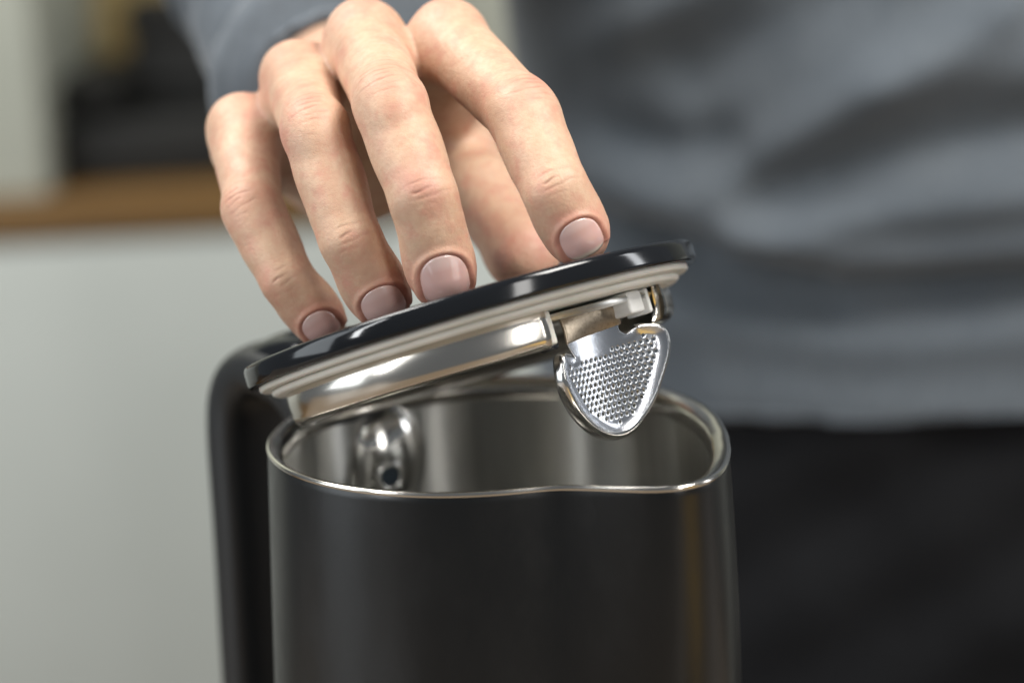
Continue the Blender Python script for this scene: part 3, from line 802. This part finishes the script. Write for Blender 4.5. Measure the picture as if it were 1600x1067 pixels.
def trous_sdf(p):
    x, y, z = p[:, 0], p[:, 1], p[:, 2]
    q = np.sqrt(((x - TCX) / 158) ** 2 + ((y - TCY) / 88) ** 2 + 1e-9); hips = (q - 1) * 84
    hips = np.maximum(np.maximum(hips, z - HEM - 25), HEM - 190 - z)
    d = hips
    for s_ in (-1, 1):
        a = np.array([TCX + s_ * 78, TCY - 4, HEM - 150]); b = np.array([TCX + s_ * 88, TCY, RIMZ - 1060.0])
        d = smin(d, rcone(p, a, b, 84, 52), 18)
    return np.maximum(d, RIMZ - 1065 - z)
def trous_disp(p):
    x, z = p[:, 0], p[:, 2]
    return 3.0 * np.sin(z * .05 + x * .035) * np.sin(x * .03 + 1) + 2.0 * np.sin(z * .11 - x * .06)
build_cloth('trousers', trous_sdf, trous_disp, (TCX - 190, TCY - 110, RIMZ - 1080), (TCX + 190, TCY + 110, HEM + 40), 9, M_trous)
for s_ in (-1, 1):
    v = []; nx_, ny_ = 24, 14
    for i in range(ny_ + 1):
        a = i / ny_ * math.pi / 2
        for j in range(nx_):
            b = 2 * math.pi * j / nx_
            ln_ = 150 if math.sin(b) < 0 else 70
            v.append((TCX + s_ * 92 + 48 * math.cos(b) * math.cos(a) ** .5, TCY + ln_ * math.sin(b) * math.cos(a) ** .5, RIMZ - 1088 + 62 * math.sin(a)))
    mesh_obj('shoe', v, grid_faces(ny_ + 1, nx_, wrap_m=True) + [tuple(range(nx_))[::-1]], M_handle, person)

# ------------------------------------------------------------------ kitchen behind
FLOORZ = RIMZ - 1090
def ybox(name, pxa, pxb, pya, pyb, d, thick, m_, parent, bw=0):
    a = P(pxa, pyb, d); b = P(pxb, pya, d)
    return box(name, (a[0], a[1], a[2]), (b[0], a[1] + thick, b[2]), m_, parent, bw)
e0 = P(0, 352, 1290)            # front top edge of the far worktop
CY = e0[1]; CZ = e0[2] + 18
cab = empty('kitchen_cabinet', (e0[0], CY, FLOORZ), 'pale grey-green kitchen cabinet with wooden worktop behind the kettle', 'cabinet')
box('worktop', (-1500, CY - 12, CZ - 30), (1300, CY + 560, CZ), M_oak, cab, 2)
box('carcass', (-1490, CY + 8, FLOORZ + 90), (1290, CY + 550, CZ - 30.5), M_cab, cab, 0)
for i in range(4):
    box('door', (-1490 + i * 700, CY - 10, FLOORZ + 95), (-1490 + i * 700 + 696, CY + 7.5, CZ - 34), M_cab, cab, 2)
box('plinth', (-1480, CY + 50, FLOORZ), (1280, CY + 540, FLOORZ + 89.5), M_app, cab)
wall = box('wall', (-2600, CY + 562, FLOORZ), (2600, CY + 662, FLOORZ + 2600), M_wall)
tag(wall, kind='structure')
fl = box('floor', (-2600, -2500, FLOORZ - 40), (2600, CY + 561, FLOORZ - .5), M_oak); tag(fl, kind='structure')

# dark machine, wooden board and pots on the far worktop
def wx(px, d): return P(px, 200, d)[0]
mach = empty('coffee_machine', (wx(200, 1400), CY + 150, CZ), 'blurred black kitchen machine on the wooden worktop behind the hand', 'coffee machine')
x0_, x1_ = wx(105, 1400), wx(400, 1400)
box('machine_base', (x0_, CY + 60, CZ + .5), (x1_, CY + 240, CZ + 50), M_app, mach, 6)
box('machine_column', (x0_ + 55, CY + 130, CZ + 50.5), (x1_, CY + 240, CZ + 108), M_app, mach, 6)
box('machine_hopper', (wx(228, 1500), CY + 140, CZ + 108.5), (wx(400, 1500), CY + 235, CZ + 138), M_app, mach, 6)
box('machine_head', (x0_ + 5, CY + 70, CZ + 62), (x0_ + 54.5, CY + 238, CZ + 84), M_app, mach, 5)
board = box('chopping_board', (wx(112, 1500), CY + 330, CZ + .5), (wx(262, 1500), CY + 350, CZ + 330), M_tan, None, 6)
tag(board, 'olive brown wooden board standing behind the black machine', 'chopping board')
pb = box('tall_cupboard', (wx(-500, 1350), CY + 20, CZ + .5), (wx(88, 1350), CY + 330, CZ + 700), M_wall, None, 4)
tag(pb, 'pale cupboard standing on the wooden worktop at the left edge', 'cupboard')

# worktop under the kettle
tb = empty('worktop_table', (0, 0, -40), 'light wooden worktop that the kettle stands on', 'worktop')
for i in range(6):
    box('plank', (-700, -560 + i * 122, -40), (700, -560 + i * 122 + 121.2, -.2), M_table, tb, 1.2)

sb = box('unseen_reflector_board', (300, -520, .2), (620, -180, 20), wood('reflector_board_wood', (.48, .28, .05), (.60, .37, .07), (.66, .43, .11)), None, 3)  # unseen board, added to give the kettle a warm reflection
tag(sb, 'unseen orange brown wooden board added for a warm reflection on the kettle', 'board')

# ------------------------------------------------------------------ report
if __name__ == '__main__':
    for nm, p_ in (('rim left', ring_pt(math.pi, .5, 0)), ('lid left', None),):
        pass
    th = np.linspace(0, 2 * math.pi, 361)
    pr = np.array([proj(ring_pt(t, .5, .2))[:2] for t in th])
    print('RIM xmin', pr[pr[:, 0].argmin()].round(), 'xmax', pr[pr[:, 0].argmax()].round(), 'ymax', pr[pr[:, 1].argmax()].round(), 'ymin', pr[pr[:, 1].argmin()].round())
    for xq in (441, 489, 573, 713, 870, 1040, 1100): 
        s = pr[(abs(pr[:, 0] - xq) < 6)]; print(' x', xq, 'y', s[:, 1].max().round(), s[:, 1].min().round())
    lp = np.array([proj(L(57.5, a, -1))[:2] for a in range(0, 360, 2)])
    print('LID xmin', lp[lp[:, 0].argmin()].round(), 'xmax', lp[lp[:, 0].argmax()].round())
    for k_, fd in FING.items():
        print(k_, 'tip height over lid', round(float((fd['p'][3] - LC) @ ln), 1), 'r', fd['r'][3], 'lid radius', round(float(np.linalg.norm((fd['p'][3] - LC) - ((fd['p'][3] - LC) @ ln) * ln)), 1),
              'lens', [round(float(np.linalg.norm(fd['p'][i + 1] - fd['p'][i]))) for i in range(3)])
    print('thumb', round(float((TH_J[3] - LC) @ ln), 1), [round(float(np.linalg.norm(TH_J[i + 1] - TH_J[i]))) for i in range(3)])
